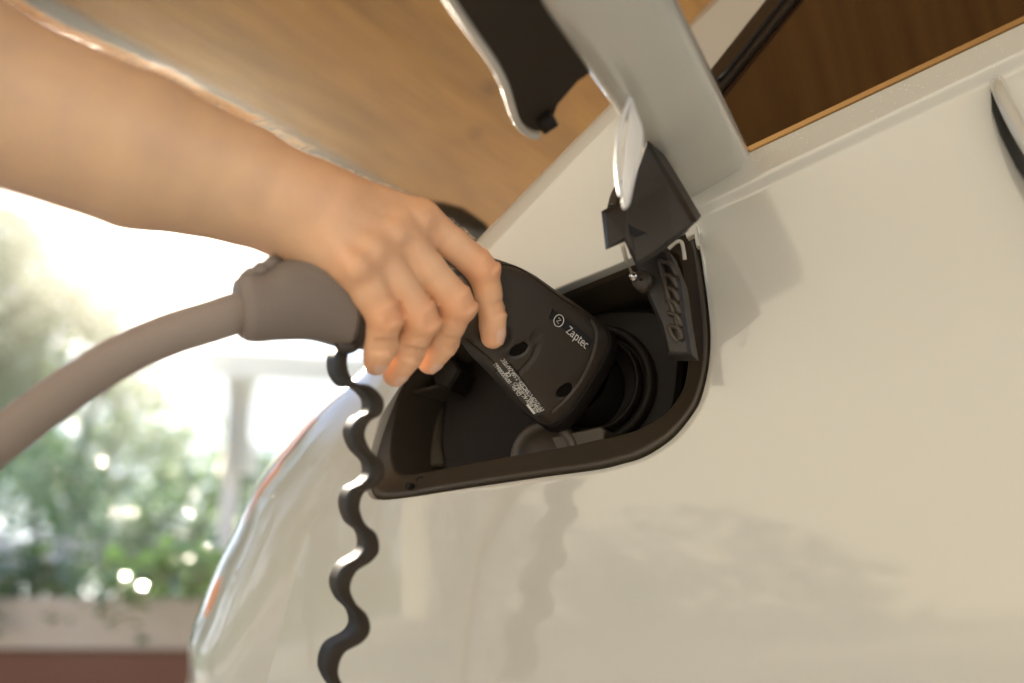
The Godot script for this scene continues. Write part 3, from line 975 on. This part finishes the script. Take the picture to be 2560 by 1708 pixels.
func build_plug() -> void:
	plug = thing("charging_plug", "black charging plug with a thick cable, pushed into the car's port", "charging plug", at(1100, 760, 0.54))
	var secs := spline_sections()
	plug_rows = []
	for i in secs.size():
		plug_rows.append(section_ring(secs[i], secs[mini(i + 1, secs.size() - 1)], secs[maxi(i - 1, 0)]))
	# back cap
	var back := PackedVector3Array()
	var bc := Vector3.ZERO
	for p in plug_rows[0]: bc += p / 72.0
	for p in plug_rows[0]: back.append(bc + (p - bc) * 0.2)
	ring_n = 220
	per_n = 22
	var fine := spline_sections()
	var shell := []
	var pad := spline([Vector2(1255, 768), Vector2(1285, 789), Vector2(1314, 812), Vector2(1334, 832), Vector2(1344, 858), Vector2(1337, 886), Vector2(1320, 912), Vector2(1296, 936)], 6)
	var edge := spline([Vector2(1476, 800), Vector2(1488, 822), Vector2(1490, 845), Vector2(1480, 890), Vector2(1455, 945), Vector2(1420, 992), Vector2(1380, 1030)], 6)
	var button := Vector2(1243, 838)
	for i in fine.size():
		var row := section_ring(fine[i], fine[mini(i + 1, fine.size() - 1)], fine[maxi(i - 1, 0)])
		if i > 160:
			var c := Vector3.ZERO
			for p in row: c += p
			c /= row.size()
			for k in range(4, 150):
				var q := seen(row[k]) + Vector2(1280, 854)
				var dep := 0.0
				for o in [[1298.0, 877.0, 29.0, 15.5, -33.0], [1413.0, 979.0, 26.0, 15.5, -40.0]]:
					var e := (q - Vector2(o[0], o[1])).rotated(deg_to_rad(-o[4]))
					var m := Vector2(e.x / o[2], e.y / o[3]).length()
					dep = maxf(dep, 0.0042 * sqrt(clampf((1.0 - m) * 2.2, 0, 1)))
				dep = maxf(dep, 0.0017 * groove(q, pad, 6.5))
				dep = maxf(dep, 0.0013 * groove(q, edge, 4.0))
				dep = maxf(dep, 0.0012 * clampf(1.0 - absf((q - button).length() - 40.0) / 4.0, 0, 1))
				row[k] += (c - row[k]).normalized() * dep
		shell.append(row)
	ring_n = 72
	per_n = 5
	var back2 := PackedVector3Array()
	for p in shell[0]: back2.append(bc + (p - bc) * 0.2)
	shell.push_front(back2)
	var cut := 22 * 5 + 4
	var sl := []
	for i in cut + 3:
		var c := Vector3.ZERO
		for p in shell[i]: c += p / shell[i].size()
		var row := PackedVector3Array()
		for p in shell[i]: row.append(p + (p - c).normalized() * (0.0012 if i < cut else 0.0))
		sl.append(row)
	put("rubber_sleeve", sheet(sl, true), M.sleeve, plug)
	put("handle_body", sheet(shell.slice(cut - 8), true), M.plastic, plug)
	for r in range(35, plug_rows.size() - 1):
		for k in range(0, 72):
			var a: Vector3 = plug_rows[r][k]
			var b: Vector3 = plug_rows[r][(k + 1) % 72]
			var c: Vector3 = plug_rows[r + 1][k]
			var d: Vector3 = plug_rows[r + 1][(k + 1) % 72]
			if (b - a).cross(c - a).dot(cam_at - a) * (1 if true else 1) != 0.0 and k <= 38 or k >= 70:
				plug_tris.append([(a - cam_at) * 1000.0, (b - cam_at) * 1000.0, (c - cam_at) * 1000.0])
				plug_tris.append([(b - cam_at) * 1000.0, (d - cam_at) * 1000.0, (c - cam_at) * 1000.0])
	# collar and nose
	var fc := Vector3.ZERO
	for p in plug_rows[-1]: fc += p / 72.0
	var pc := Vector3.ZERO
	for p in plug_rows[-6]: pc += p / 72.0
	var ax := (fc - pc).normalized()
	var ins := (ax * 0.65 + Vector3(0, 0, -1) * 0.35).normalized()
	var cr := []
	for q in [[-0.001, 0.93], [0.0012, 0.94], [0.0016, 1.0], [0.003, 1.02], [0.011, 1.03], [0.0135, 1.01], [0.0145, 0.96], [0.0145, 0.5]]:
		var row := PackedVector3Array()
		for p in plug_rows[-1]: row.append(fc + (p - fc) * q[1] + ins * q[0])
		cr.append(row)
	put("collar", sheet(cr, true), M.plastic_dark, plug)
	var nose_c := fc + ins * 0.013
	put("nose", cylinder(nose_c, ins, [[0.0, 0.0275], [0.03, 0.027], [0.045, 0.0265], [0.047, 0.025], [0.047, 0.0]], 40), M.plastic_dark, plug)
	# button under the fingertip
	var bh := hit_plug(1243, 838)
	put("button", cylinder(bh[0], bh[1], [[-0.003, 0.0078], [0.0008, 0.0076], [0.0013, 0.0068], [0.0010, 0.0001]], 32), M.rubber, plug)
	# side seam
	var sm := drape(spline([Vector2(1163, 846), Vector2(1195, 872), Vector2(1230, 902), Vector2(1250, 930), Vector2(1300, 985), Vector2(1345, 1036)], 5), 0.0002)
	put("seam", tube(sm, 0.0005, 6), M.rubber, plug)
	var sm2 := drape(spline([Vector2(1246, 660), Vector2(1290, 668), Vector2(1330, 692), Vector2(1385, 733), Vector2(1440, 770)], 5), 0.0002)
	put("seam", tube(sm2, 0.0004, 6), M.rubber, plug)
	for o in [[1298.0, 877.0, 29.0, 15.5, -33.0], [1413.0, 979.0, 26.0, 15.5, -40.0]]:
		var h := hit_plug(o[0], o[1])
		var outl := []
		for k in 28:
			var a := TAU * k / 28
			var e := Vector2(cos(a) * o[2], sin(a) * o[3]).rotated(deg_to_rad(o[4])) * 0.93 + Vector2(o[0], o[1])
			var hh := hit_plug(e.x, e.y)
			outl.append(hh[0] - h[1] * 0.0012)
		put("recess_shade", plate(outl, -h[1] * 0.002), mat(Color(0.006, 0.0045, 0.0035), 0.8, {"metallic_specular": 0.2}), plug)  # dark disc painting in the shade of each oval hollow
	# logo plate
	var la := hit_plug(1380, 783)
	var lb := hit_plug(1484, 848)
	var lc := hit_plug(1372, 802)
	var lmid := hit_plug(1425, 824)
	var lu: Vector3 = (lb[0] - hit_plug(1386, 770)[0]).normalized()
	var ln: Vector3 = lmid[1]
	lu = (lu - ln * lu.dot(ln)).normalized()
	var lv: Vector3 = ln.cross(lu)
	var corners := []
	for q in [[1384, 772], [1484, 850], [1473, 874], [1374, 797]]:
		corners.append(on_plane(q[0], q[1], lmid[0] + ln * 0.0007, ln))
	var lp := put("logo_plate", plate(corners, -ln * 0.003, 0.0002), M.label, plug)
	var t0 := on_plane(1419, 823, lmid[0] + ln * 0.0008, ln)
	var t1 := on_plane(1463, 861, lmid[0] + ln * 0.0008, ln)
	var tu := (t1 - t0).normalized()
	var tv := ln.cross(tu)
	lettering("Zaptec", 0.0046, t0, tu, tv, lp, false)
	var rc := on_plane(1397, 802, lmid[0] + ln * 0.0008, ln)
	var circ := []
	for k in 33:
		var a := TAU * k / 32
		circ.append(rc + (tu * cos(a) + tv * sin(a)) * 0.0034)
	put("emblem_ring", tube(circ, 0.00022, 6, 1.0, false), M.print_white, lp)
	var zz := [rc + tu * -0.0012 + tv * 0.0013, rc + tu * 0.0012 + tv * 0.0011, rc + tu * -0.0012 + tv * -0.0011, rc + tu * 0.0012 + tv * -0.0013]
	put("emblem_bolt", tube(zz, 0.0002, 6), M.print_white, lp)
	# rating label on the lower edge
	var s0 := hit_plug(1352, 1028)
	var s1 := hit_plug(1258, 918)
	var smid := hit_plug(1306, 976)
	var su: Vector3 = (s1[0] - s0[0]).normalized()
	var sn := Vector3.ZERO
	var spots := []
	for i in 5:
		for j in 5:
			var e0 := Vector2(1276, 912).lerp(Vector2(1366, 1030), i / 4.0)
			var e1 := Vector2(1238, 930).lerp(Vector2(1338, 1043), i / 4.0)
			var e := e0.lerp(e1, 0.02 + 0.6 * j / 4.0)
			var hh := hit_plug(e.x, e.y)
			if hh.size() < 3:
				spots.append(hh[0])
				sn += hh[1]
	sn = (sn - su * sn.dot(su)).normalized()
	var sv := sn.cross(su)
	var sc := []
	var lift := -1.0
	for p in spots: lift = maxf(lift, (p - smid[0]).dot(sn))
	var spm: Vector3 = smid[0] + sn * (lift + 0.0002)
	for q in [[1276, 912], [1366, 1030], [1338, 1043], [1238, 930]]:
		sc.append(on_plane(q[0], q[1], spm, sn))
	var slab := put("rating_label", plate(sc, -sn * 0.003, 0.0001), M.label, plug)
	var bl := on_plane(1363, 1028, spm + sn * 0.0001, sn)
	su = (on_plane(1274, 914, spm + sn * 0.0001, sn) - bl).normalized()
	sv = sn.cross(su)
	var ll: float = (on_plane(1274, 914, spm, sn) - bl).length()
	lettering("EV-T2G3PC-3AC32A-7,5M-ZAPTEC", 0.00105, bl + su * 0.0008 + sv * 0.0011, su, sv, slab, false, 1.0)
	lettering("Order No. 1215388", 0.00105, bl + su * 0.0008 + sv * 0.0029, su, sv, slab, false, 0.95)
	lettering("32A 480V AC IP54", 0.00105, bl + su * 0.0008 + sv * 0.0047, su, sv, slab, false, 0.95)
	lettering("Ch.No.: 0010008880", 0.00115, bl + su * (ll * 0.44) + sv * 0.0064, su, sv, slab, false)
	lettering("CE", 0.0026, bl + su * (ll * 0.82) + sv * 0.0040, su, sv, slab, true)
	put("printed_box", plate([bl + su * 0.001 + sv * 0.0058, bl + su * 0.010 + sv * 0.0058, bl + su * 0.010 + sv * 0.0072, bl + su * 0.001 + sv * 0.0072], -sn * 0.0004), M.print_white, slab)
	var dm := bl + su * (ll * 0.66) + sv * 0.0042
	put("printed_mark", tube([dm - su * 0.0013, dm + sv * 0.0012, dm + su * 0.0013, dm - sv * 0.0012, dm - su * 0.0013], 0.00016, 6), M.print_white, slab)
	# cable and its sleeve
	var cp := [at(640, 770, 0.474), at(585, 785, 0.469), at(540, 800, 0.464), at(420, 838, 0.455), at(300, 893, 0.445), at(180, 968, 0.436), at(60, 1055, 0.428), at(-60, 1150, 0.420), at(-200, 1290, 0.412), at(-330, 1450, 0.405)]
	var ce: Vector3 = cp[-1]
	cp.append_array([ce + Vector3(-0.05, -0.12, 0.03), ce + Vector3(-0.07, -0.28, 0.08), Vector3(ce.x - 0.08, 0.05, ce.z + 0.16), Vector3(ce.x - 0.12, 0.014, ce.z + 0.30), Vector3(ce.x - 0.5, 0.014, ce.z + 0.8)])
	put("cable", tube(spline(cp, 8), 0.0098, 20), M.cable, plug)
	for k in 3:
		var x := 626.0 + 26.0 * k
		var rp := []
		for j in 9:
			var a := deg_to_rad(150 - 120.0 * j / 8)
			rp.append(at(x + cos(a) * 4, 770 - sin(a) * (82 + 4 * k), 0.468 + 0.0035 * k))
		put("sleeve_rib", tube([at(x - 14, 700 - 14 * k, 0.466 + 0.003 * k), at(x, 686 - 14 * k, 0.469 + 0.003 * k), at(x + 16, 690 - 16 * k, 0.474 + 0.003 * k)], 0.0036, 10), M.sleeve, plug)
	put("strap_eye", tube(spline([at(840, 845, 0.490), at(858, 868, 0.490), at(882, 866, 0.492), at(892, 842, 0.496)], 5), 0.0030, 10), M.plastic, plug)

# ------------------------------------------------------------------ strap
func build_strap() -> void:
	var st := thing("rubber_strap", "wavy black rubber strap hanging from the plug handle", "strap", at(850, 1300, 0.5))
	# crests right and left alternately, as seen: near edge of the band
	var pts := [Vector2(880, 866), Vector2(866, 890), Vector2(868, 930), Vector2(890, 960), Vector2(925, 968), Vector2(954, 998), Vector2(952, 1032), Vector2(922, 1052), Vector2(908, 1085), Vector2(922, 1125), Vector2(952, 1158), Vector2(956, 1190), Vector2(936, 1214), Vector2(906, 1232), Vector2(896, 1270), Vector2(910, 1312), Vector2(938, 1338), Vector2(944, 1376), Vector2(926, 1402), Vector2(888, 1428), Vector2(872, 1470), Vector2(886, 1510), Vector2(914, 1540), Vector2(922, 1575), Vector2(904, 1604), Vector2(858, 1632), Vector2(842, 1680), Vector2(856, 1720), Vector2(880, 1750), Vector2(890, 1790), Vector2(868, 1830), Vector2(836, 1860)]
	var path := spline(pts, 7)
	var near := []
	for i in path.size():
		near.append(at(path[i].x, path[i].y, 0.492 - 0.018 * smoothstep(0.0, 30.0, i)))
	var w := at(846, 1290, 0.492) - at(894, 1302, 0.474)                 # across the band, from its near to its far edge
	var rows := []
	var th := 0.0007
	for k in [[0.0, 1], [0.0, -1], [1.0, -1], [1.0, 1], [0.0, 1]]:
		var row := PackedVector3Array()
		for i in near.size():
			var t: Vector3 = (near[mini(i + 1, near.size() - 1)] - near[maxi(i - 1, 0)]).normalized()
			var nn := t.cross(w).normalized()
			row.append(near[i] + w * k[0] + nn * th * k[1])
		rows.append(row)
	var parts := []
	for k in 4: parts.append([rows[k], rows[k + 1]])
	put("band", sheets(parts), M.rubber, st)

# ------------------------------------------------------------------ the hand and forearm
var g_h := 0.0015
var g_o: Vector3
var g_n: Vector3i
var g_d: PackedFloat32Array

func arm_pt(x: float, y: float, d: float) -> Vector3:                # arm frame: right, up, away
	return Vector3((x - 1280.0) / F * d, -(y - 854.0) / F * d, d)

func arm_world(v: Vector3) -> Vector3:
	return cam_at + rgt * v.x + upw * v.y + fwd * v.z

func capsule(a: Vector3, b: Vector3, ra: float, rb: float, k: float, cut := false) -> void:
	var m := maxf(ra, rb) + k + g_h * 2.0
	var lo := Vector3(minf(a.x, b.x), minf(a.y, b.y), minf(a.z, b.z)) - Vector3.ONE * m - g_o
	var hi := Vector3(maxf(a.x, b.x), maxf(a.y, b.y), maxf(a.z, b.z)) + Vector3.ONE * m - g_o
	var i0 := maxi(0, int(lo.x / g_h)); var i1 := mini(g_n.x - 1, int(hi.x / g_h))
	var j0 := maxi(0, int(lo.y / g_h)); var j1 := mini(g_n.y - 1, int(hi.y / g_h))
	var k0 := maxi(0, int(lo.z / g_h)); var k1 := mini(g_n.z - 1, int(hi.z / g_h))
	var ab := b - a
	var inv := 1.0 / maxf(1e-9, ab.length_squared())
	for z in range(k0, k1 + 1):
		for y in range(j0, j1 + 1):
			var base := (z * g_n.y + y) * g_n.x
			for x in range(i0, i1 + 1):
				var p := Vector3(g_o.x + x * g_h, g_o.y + y * g_h, g_o.z + z * g_h)
				var t := clampf((p - a).dot(ab) * inv, 0.0, 1.0)
				var d := (p - a - ab * t).length() - ra - (rb - ra) * t
				var o := g_d[base + x]
				if cut:
					d = -d
					var hh := maxf(k - absf(o - d), 0.0) / k
					g_d[base + x] = maxf(o, d) + hh * hh * k * 0.25
				else:
					var hh := maxf(k - absf(o - d), 0.0) / k
					g_d[base + x] = minf(o, d) - hh * hh * k * 0.25

func field_at(p: Vector3) -> float:
	var q := (p - g_o) / g_h
	var x := clampi(int(q.x), 0, g_n.x - 2); var y := clampi(int(q.y), 0, g_n.y - 2); var z := clampi(int(q.z), 0, g_n.z - 2)
	var fx := q.x - x; var fy := q.y - y; var fz := q.z - z
	var i := (z * g_n.y + y) * g_n.x + x
	var sy := g_n.x
	var sz := g_n.x * g_n.y
	var a := lerpf(lerpf(g_d[i], g_d[i + 1], fx), lerpf(g_d[i + sy], g_d[i + sy + 1], fx), fy)
	var b := lerpf(lerpf(g_d[i + sz], g_d[i + sz + 1], fx), lerpf(g_d[i + sz + sy], g_d[i + sz + sy + 1], fx), fy)
	return lerpf(a, b, fz)

func surface_net() -> Array:                                        # [vertices, normals, indices] in the arm frame
	var sx := 1; var sy := g_n.x; var sz := g_n.x * g_n.y
	var ids := PackedInt32Array()
	ids.resize(g_d.size())
	ids.fill(-1)
	var V := PackedVector3Array()
	var Nn := PackedVector3Array()
	var I := PackedInt32Array()
	for z in g_n.z - 1:
		for y in g_n.y - 1:
			var base := (z * g_n.y + y) * g_n.x
			for x in g_n.x - 1:
				var i := base + x
				var d0 := g_d[i]
				if d0 > g_h * 2.0 or d0 < -g_h * 2.0: continue
				var c := [d0, g_d[i + sx], g_d[i + sy], g_d[i + sx + sy], g_d[i + sz], g_d[i + sx + sz], g_d[i + sy + sz], g_d[i + sx + sy + sz]]
				var neg := 0
				for v in c:
					if v < 0.0: neg += 1
				if neg == 0 or neg == 8: continue
				var s := Vector3.ZERO
				var m := 0
				for e in [[0, 1], [2, 3], [4, 5], [6, 7], [0, 2], [1, 3], [4, 6], [5, 7], [0, 4], [1, 5], [2, 6], [3, 7]]:
					var a: float = c[e[0]]
					var b: float = c[e[1]]
					if (a < 0.0) != (b < 0.0):
						var t := a / (a - b)
						var pa := Vector3(e[0] & 1, (e[0] >> 1) & 1, (e[0] >> 2) & 1)
						var pb := Vector3(e[1] & 1, (e[1] >> 1) & 1, (e[1] >> 2) & 1)
						s += pa.lerp(pb, t)
						m += 1
				ids[i] = V.size()
				V.append(g_o + (Vector3(x, y, z) + s / m) * g_h)
	for v in V.size():
		var e := g_h * 0.9
		var p := V[v]
		var g := Vector3(field_at(p + Vector3(e, 0, 0)) - field_at(p - Vector3(e, 0, 0)), field_at(p + Vector3(0, e, 0)) - field_at(p - Vector3(0, e, 0)), field_at(p + Vector3(0, 0, e)) - field_at(p - Vector3(0, 0, e))).normalized()
		V[v] = p - g * clampf(field_at(p), -g_h, g_h)
		Nn.append(g)
	for z in range(1, g_n.z - 1):
		for y in range(1, g_n.y - 1):
			var base := (z * g_n.y + y) * g_n.x
			for x in range(1, g_n.x - 1):
				var i := base + x
				if ids[i] < 0: continue
				var d0 := g_d[i] < 0.0
				if d0 != (g_d[i + sx] < 0.0): quad(I, ids[i - sy - sz], ids[i - sz], ids[i], ids[i - sy], d0)
				if d0 != (g_d[i + sy] < 0.0): quad(I, ids[i - sx - sz], ids[i - sx], ids[i], ids[i - sz], d0)
				if d0 != (g_d[i + sz] < 0.0): quad(I, ids[i - sx - sy], ids[i - sy], ids[i], ids[i - sx], d0)
	return [V, Nn, I]

func quad(I: PackedInt32Array, a: int, b: int, c: int, d: int, inside: bool) -> void:
	if a < 0 or b < 0 or c < 0 or d < 0: return
	if inside:
		I.append_array([a, b, c, a, c, d])
	else:
		I.append_array([a, c, b, a, d, c])

func build_person() -> void:
	var person := thing("person", "bare right arm and hand gripping the plug, index finger on its button", "person", at(700, 500, 0.48))
	g_o = Vector3(-0.40, -0.035, 0.328)
	g_n = Vector3i(int(0.405 / g_h), int(0.255 / g_h), int(0.282 / g_h))
	g_d.resize(g_n.x * g_n.y * g_n.z)
	g_d.fill(1.0)
	var P := func(q: Array) -> Vector3: return arm_pt(q[0], q[1], q[2])
	# forearm
	var fa := [[-880, -170, 0.388, 50.0], [-420, 20, 0.412, 46.0], [0, 249, 0.448, 38.0], [350, 380, 0.468, 36.2], [600, 460, 0.480, 28.5], [720, 512, 0.486, 25.8], [810, 545, 0.491, 23.0]]
	for i in fa.size() - 1:
		capsule(P.call(fa[i]), P.call(fa[i + 1]), fa[i][3] * 0.001, fa[i + 1][3] * 0.001, 0.003)
	# palm
	var mcp := [[1048, 550, 0.516, 11.0], [985, 584, 0.501, 11.6], [930, 626, 0.489, 11.2], [888, 668, 0.480, 10.8]]
	var wr := [[800, 512, 0.497, 19.5], [795, 530, 0.492, 19.5], [790, 556, 0.489, 19.0], [785, 585, 0.487, 17.5]]
	for i in 4:
		capsule(P.call(wr[i]), P.call(mcp[i]), wr[i][3] * 0.001, mcp[i][3] * 0.001, 0.009)
	# heel of the hand, behind
	capsule(P.call([800, 560, 0.505]), P.call([920, 600, 0.515]), 0.018, 0.014, 0.012)
	# thumb, behind the handle
	var th := [[850, 545, 0.520, 14.0], [960, 575, 0.552, 11.5], [1045, 630, 0.578, 10.0], [1100, 690, 0.590, 8.0]]
	for i in 3:
		capsule(P.call(th[i]), P.call(th[i + 1]), th[i][3] * 0.001, th[i + 1][3] * 0.001, 0.008 if i == 0 else 0.004)
	# tendons on the back of the hand
	for i in 4:
		var a: Vector3 = P.call([wr[i][0] + 30, wr[i][1], wr[i][2] - wr[i][3] * 0.001 + 0.0025])
		var b: Vector3 = P.call([mcp[i][0], mcp[i][1], mcp[i][2] - mcp[i][3] * 0.001 + 0.0022])
		capsule(a, b, 0.0022, 0.0032, 0.006)
		capsule(b, b + Vector3(0.001, -0.001, 0), 0.0052, 0.0045, 0.006)          # knuckle
	# fingers: base, middle joint, end joint, tip
	var fing := [
		[mcp[0], [1203, 674, 0.531, 9.6], [1229, 778, 0.538, 7.6], [1232, 842, 0.5405, 6.7]],
		[mcp[1], [1142, 762, 0.514, 10.0], [1106, 853, 0.522, 8.2], [1074, 905, 0.526, 6.6]],
		[mcp[2], [1053, 798, 0.499, 9.6], [1018, 882, 0.507, 8.2], [987, 936, 0.511, 6.5]],
		[mcp[3], [961, 792, 0.486, 8.8], [951, 865, 0.492, 7.7], [939, 908, 0.495, 6.3]]]
	for f in fing:
		for i in 3:
			var a: Vector3 = P.call(f[i])
			var b: Vector3 = P.call(f[i + 1])
			var ra: float = f[i][3] * 0.001
			var rb: float = f[i + 1][3] * 0.001
			var mid := a.lerp(b, 0.5)
			var slim := 0.93 if i < 2 else 1.0
			capsule(a, mid, ra, (ra + rb) * 0.5 * slim, 0.0035 if i == 0 else 0.0018)
			capsule(mid, b, (ra + rb) * 0.5 * slim, rb, 0.0022)
			if i > 0:                                                     # soft fold and bony top of the joint
				var out: Vector3 = ((a - P.call(f[i - 1])).normalized() - (b - a).normalized())
				capsule(a + out.normalized() * ra * 0.25, a + out.normalized() * ra * 0.28 + Vector3(0, 0, -0.001), ra * 0.86, ra * 0.84, 0.003)
	# webs between the fingers
	for i in 3:
		var a: Vector3 = P.call(mcp[i])
		var b: Vector3 = P.call(mcp[i + 1])
		var fd: Vector3 = (P.call(fing[i][1]) - a).normalized() * 0.012
		capsule(a + fd * 0.6 + Vector3(0, 0, 0.004), b + fd * 0.6 + Vector3(0, 0, 0.004), 0.0075, 0.0075, 0.006)
	# creases across the finger joints
	for f in fing:
		for j in [1, 2]:
			var a: Vector3 = P.call(f[j - 1])
			var b: Vector3 = P.call(f[j])
			var c: Vector3 = P.call(f[j + 1])
			var ax := (c - a).normalized()
			var out: Vector3 = ((b - a).normalized() - (c - b).normalized())
			out = (out - ax * out.dot(ax) + Vector3(0, 0, -0.25)).normalized()
			var sd := ax.cross(out).normalized()
			var r: float = f[j][3] * 0.001
			for k in 3:
				var m := b + ax * (k - 1) * 0.0027
				for q in 5:
					var a0 := deg_to_rad(-50.0 + 20.0 * q)
					var a1 := deg_to_rad(-30.0 + 20.0 * q)
					capsule(m + (out * cos(a0) + sd * sin(a0)) * (r + 0.0006), m + (out * cos(a1) + sd * sin(a1)) * (r + 0.0006), 0.0011, 0.0011, 0.0012, true)
	var net := surface_net()
	var V: PackedVector3Array = net[0]
	var Nn: PackedVector3Array = net[1]
	for i in V.size():
		V[i] = arm_world(V[i])
		Nn[i] = rgt * Nn[i].x + upw * Nn[i].y + fwd * Nn[i].z
	# the frame right/up/away is left-handed, so the winding turns round
	var cols := PackedColorArray()
	var warm := []
	for f in fing:
		warm.append([arm_world(P.call(f[0])), 0.012, 0.5])
		warm.append([arm_world(P.call(f[1])), 0.012, 0.9])
		warm.append([arm_world(P.call(f[2])), 0.009, 0.5])
		warm.append([arm_world(P.call(f[3])), 0.011, 0.45])
	var mott := FastNoiseLite.new()
	mott.seed = 4
	mott.frequency = 60.0
	for p in V:
		var r := 0.0
		for q in warm: r = maxf(r, q[2] * clampf(1.6 - p.distance_to(q[0]) / q[1], 0, 1))
		var m := 1.0 + 0.07 * mott.get_noise_3dv(p)
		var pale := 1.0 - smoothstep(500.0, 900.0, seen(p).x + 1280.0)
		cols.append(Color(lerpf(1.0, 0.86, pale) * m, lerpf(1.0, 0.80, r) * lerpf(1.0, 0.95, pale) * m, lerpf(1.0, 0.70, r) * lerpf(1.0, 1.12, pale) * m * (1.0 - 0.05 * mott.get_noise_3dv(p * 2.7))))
	var arr := []
	arr.resize(Mesh.ARRAY_MAX)
	arr[Mesh.ARRAY_VERTEX] = V
	arr[Mesh.ARRAY_NORMAL] = Nn
	arr[Mesh.ARRAY_COLOR] = cols
	arr[Mesh.ARRAY_INDEX] = net[2]
	var am := ArrayMesh.new()
	am.add_surface_from_arrays(Mesh.PRIMITIVE_TRIANGLES, arr)
	put("arm_and_hand", am, M.skin, person)
	# nails
	for q in [[0, Vector3(0.90, 0.0, -0.44)], [1, Vector3(0.80, -0.45, -0.40)], [2, Vector3(0.80, -0.45, -0.40)], [3, Vector3(0.75, -0.3, -0.55)]]:
		var f: Array = fing[q[0]]
		var tip: Vector3 = P.call(f[3])
		var dip: Vector3 = P.call(f[2])
		var ax := (tip - dip).normalized()
		var up: Vector3 = q[1]
		up = (up - ax * up.dot(ax)).normalized()
		var sd := ax.cross(up)
		var rows := []
		for i in 9:
			var s := i / 8.0
			var row := PackedVector3Array()
			for j in 11:
				var v := (j / 10.0) * 2.0 - 1.0
				var hw := 48.0 * sqrt(maxf(0.05, 1.0 - pow(absf(s * 2.0 - 1.0), 4.0)))
				var ang := deg_to_rad(v * hw)
				var r0: float = f[3][3] * 0.001 + 0.0003 + 0.0006 * (1.0 - s)
				var c := tip + ax * lerpf(-0.0062, 0.0042, s)
				var rr := r0 * (1.0 if s < 0.55 else lerpf(1.0, 0.80, (s - 0.55) / 0.45))
				row.append(arm_world(c + (up * cos(ang) + sd * sin(ang)) * rr))
			rows.append(row)
		put("fingernail", sheet(rows), M.nail, person)
	# fine hair along the sunlit edge
	var rng := RandomNumberGenerator.new()
	rng.seed = 21
	var st := SurfaceTool.new()
	st.begin(Mesh.PRIMITIVE_TRIANGLES)
	var grow := (rgt * 0.75 - upw * 0.45).normalized()
	var made := 0
	for tries in 400000:
		var i := rng.randi() % V.size()
		var p := V[i]
		var nr := Nn[i]
		var sx := (p - cam_at).dot(rgt) / (p - cam_at).dot(fwd) * F + 1280.0
		if sx > 1010.0 and not (sx > 1120.0 and sx < 1225.0 and (p - cam_at).dot(upw) > 0.03): continue
		var facing := nr.dot((p - cam_at).normalized())
		if facing < -0.02 or facing > 0.24 or absf(nr.dot(upw)) < 0.3: continue
		if sx > 620.0 and rng.randf() < 0.75: continue
		if nr.dot(upw) < 0 and (sx > 330.0 or rng.randf() < 0.75): continue
		var ln := rng.randf_range(0.005, 0.012) * (0.30 if sx > 760.0 else 1.0)
		var tng := (grow + Vector3(rng.randfn(), rng.randfn(), rng.randfn()) * 0.35)
		tng = (tng - nr * tng.dot(nr)).normalized()
		var wd := nr.cross(tng).normalized() * 0.00007
		var p1 := p + (nr * 0.62 + tng * 0.6) * ln * 0.5
		var p2 := p1 + (nr * 0.25 + tng * 0.9) * ln * 0.5
		var th2 := nr * 0.00007
		for pr in [[p, p1, 1.0, 0.8], [p1, p2, 0.8, 0.15]]:
			var w0: Vector3 = wd * pr[2]
			var w1: Vector3 = wd * pr[3]
			var t0: Vector3 = th2 * pr[2]
			var t1: Vector3 = th2 * pr[3]
			var A := [pr[0] - w0, pr[0] + w0, pr[0] + t0 * 1.7]
			var B := [pr[1] - w1, pr[1] + w1, pr[1] + t1 * 1.7]
			for s in 3:
				var n2 := (s + 1) % 3
				for vtx in [A[s], A[n2], B[s], A[n2], B[n2], B[s]]: st.add_vertex(vtx)
		made += 1
		if made >= 9000: break
	st.generate_normals()
	var hair := put("arm_hair", st.commit(), M.hair, person)
	print("hairs ", made)
	hair.set_meta("kind", "stuff")
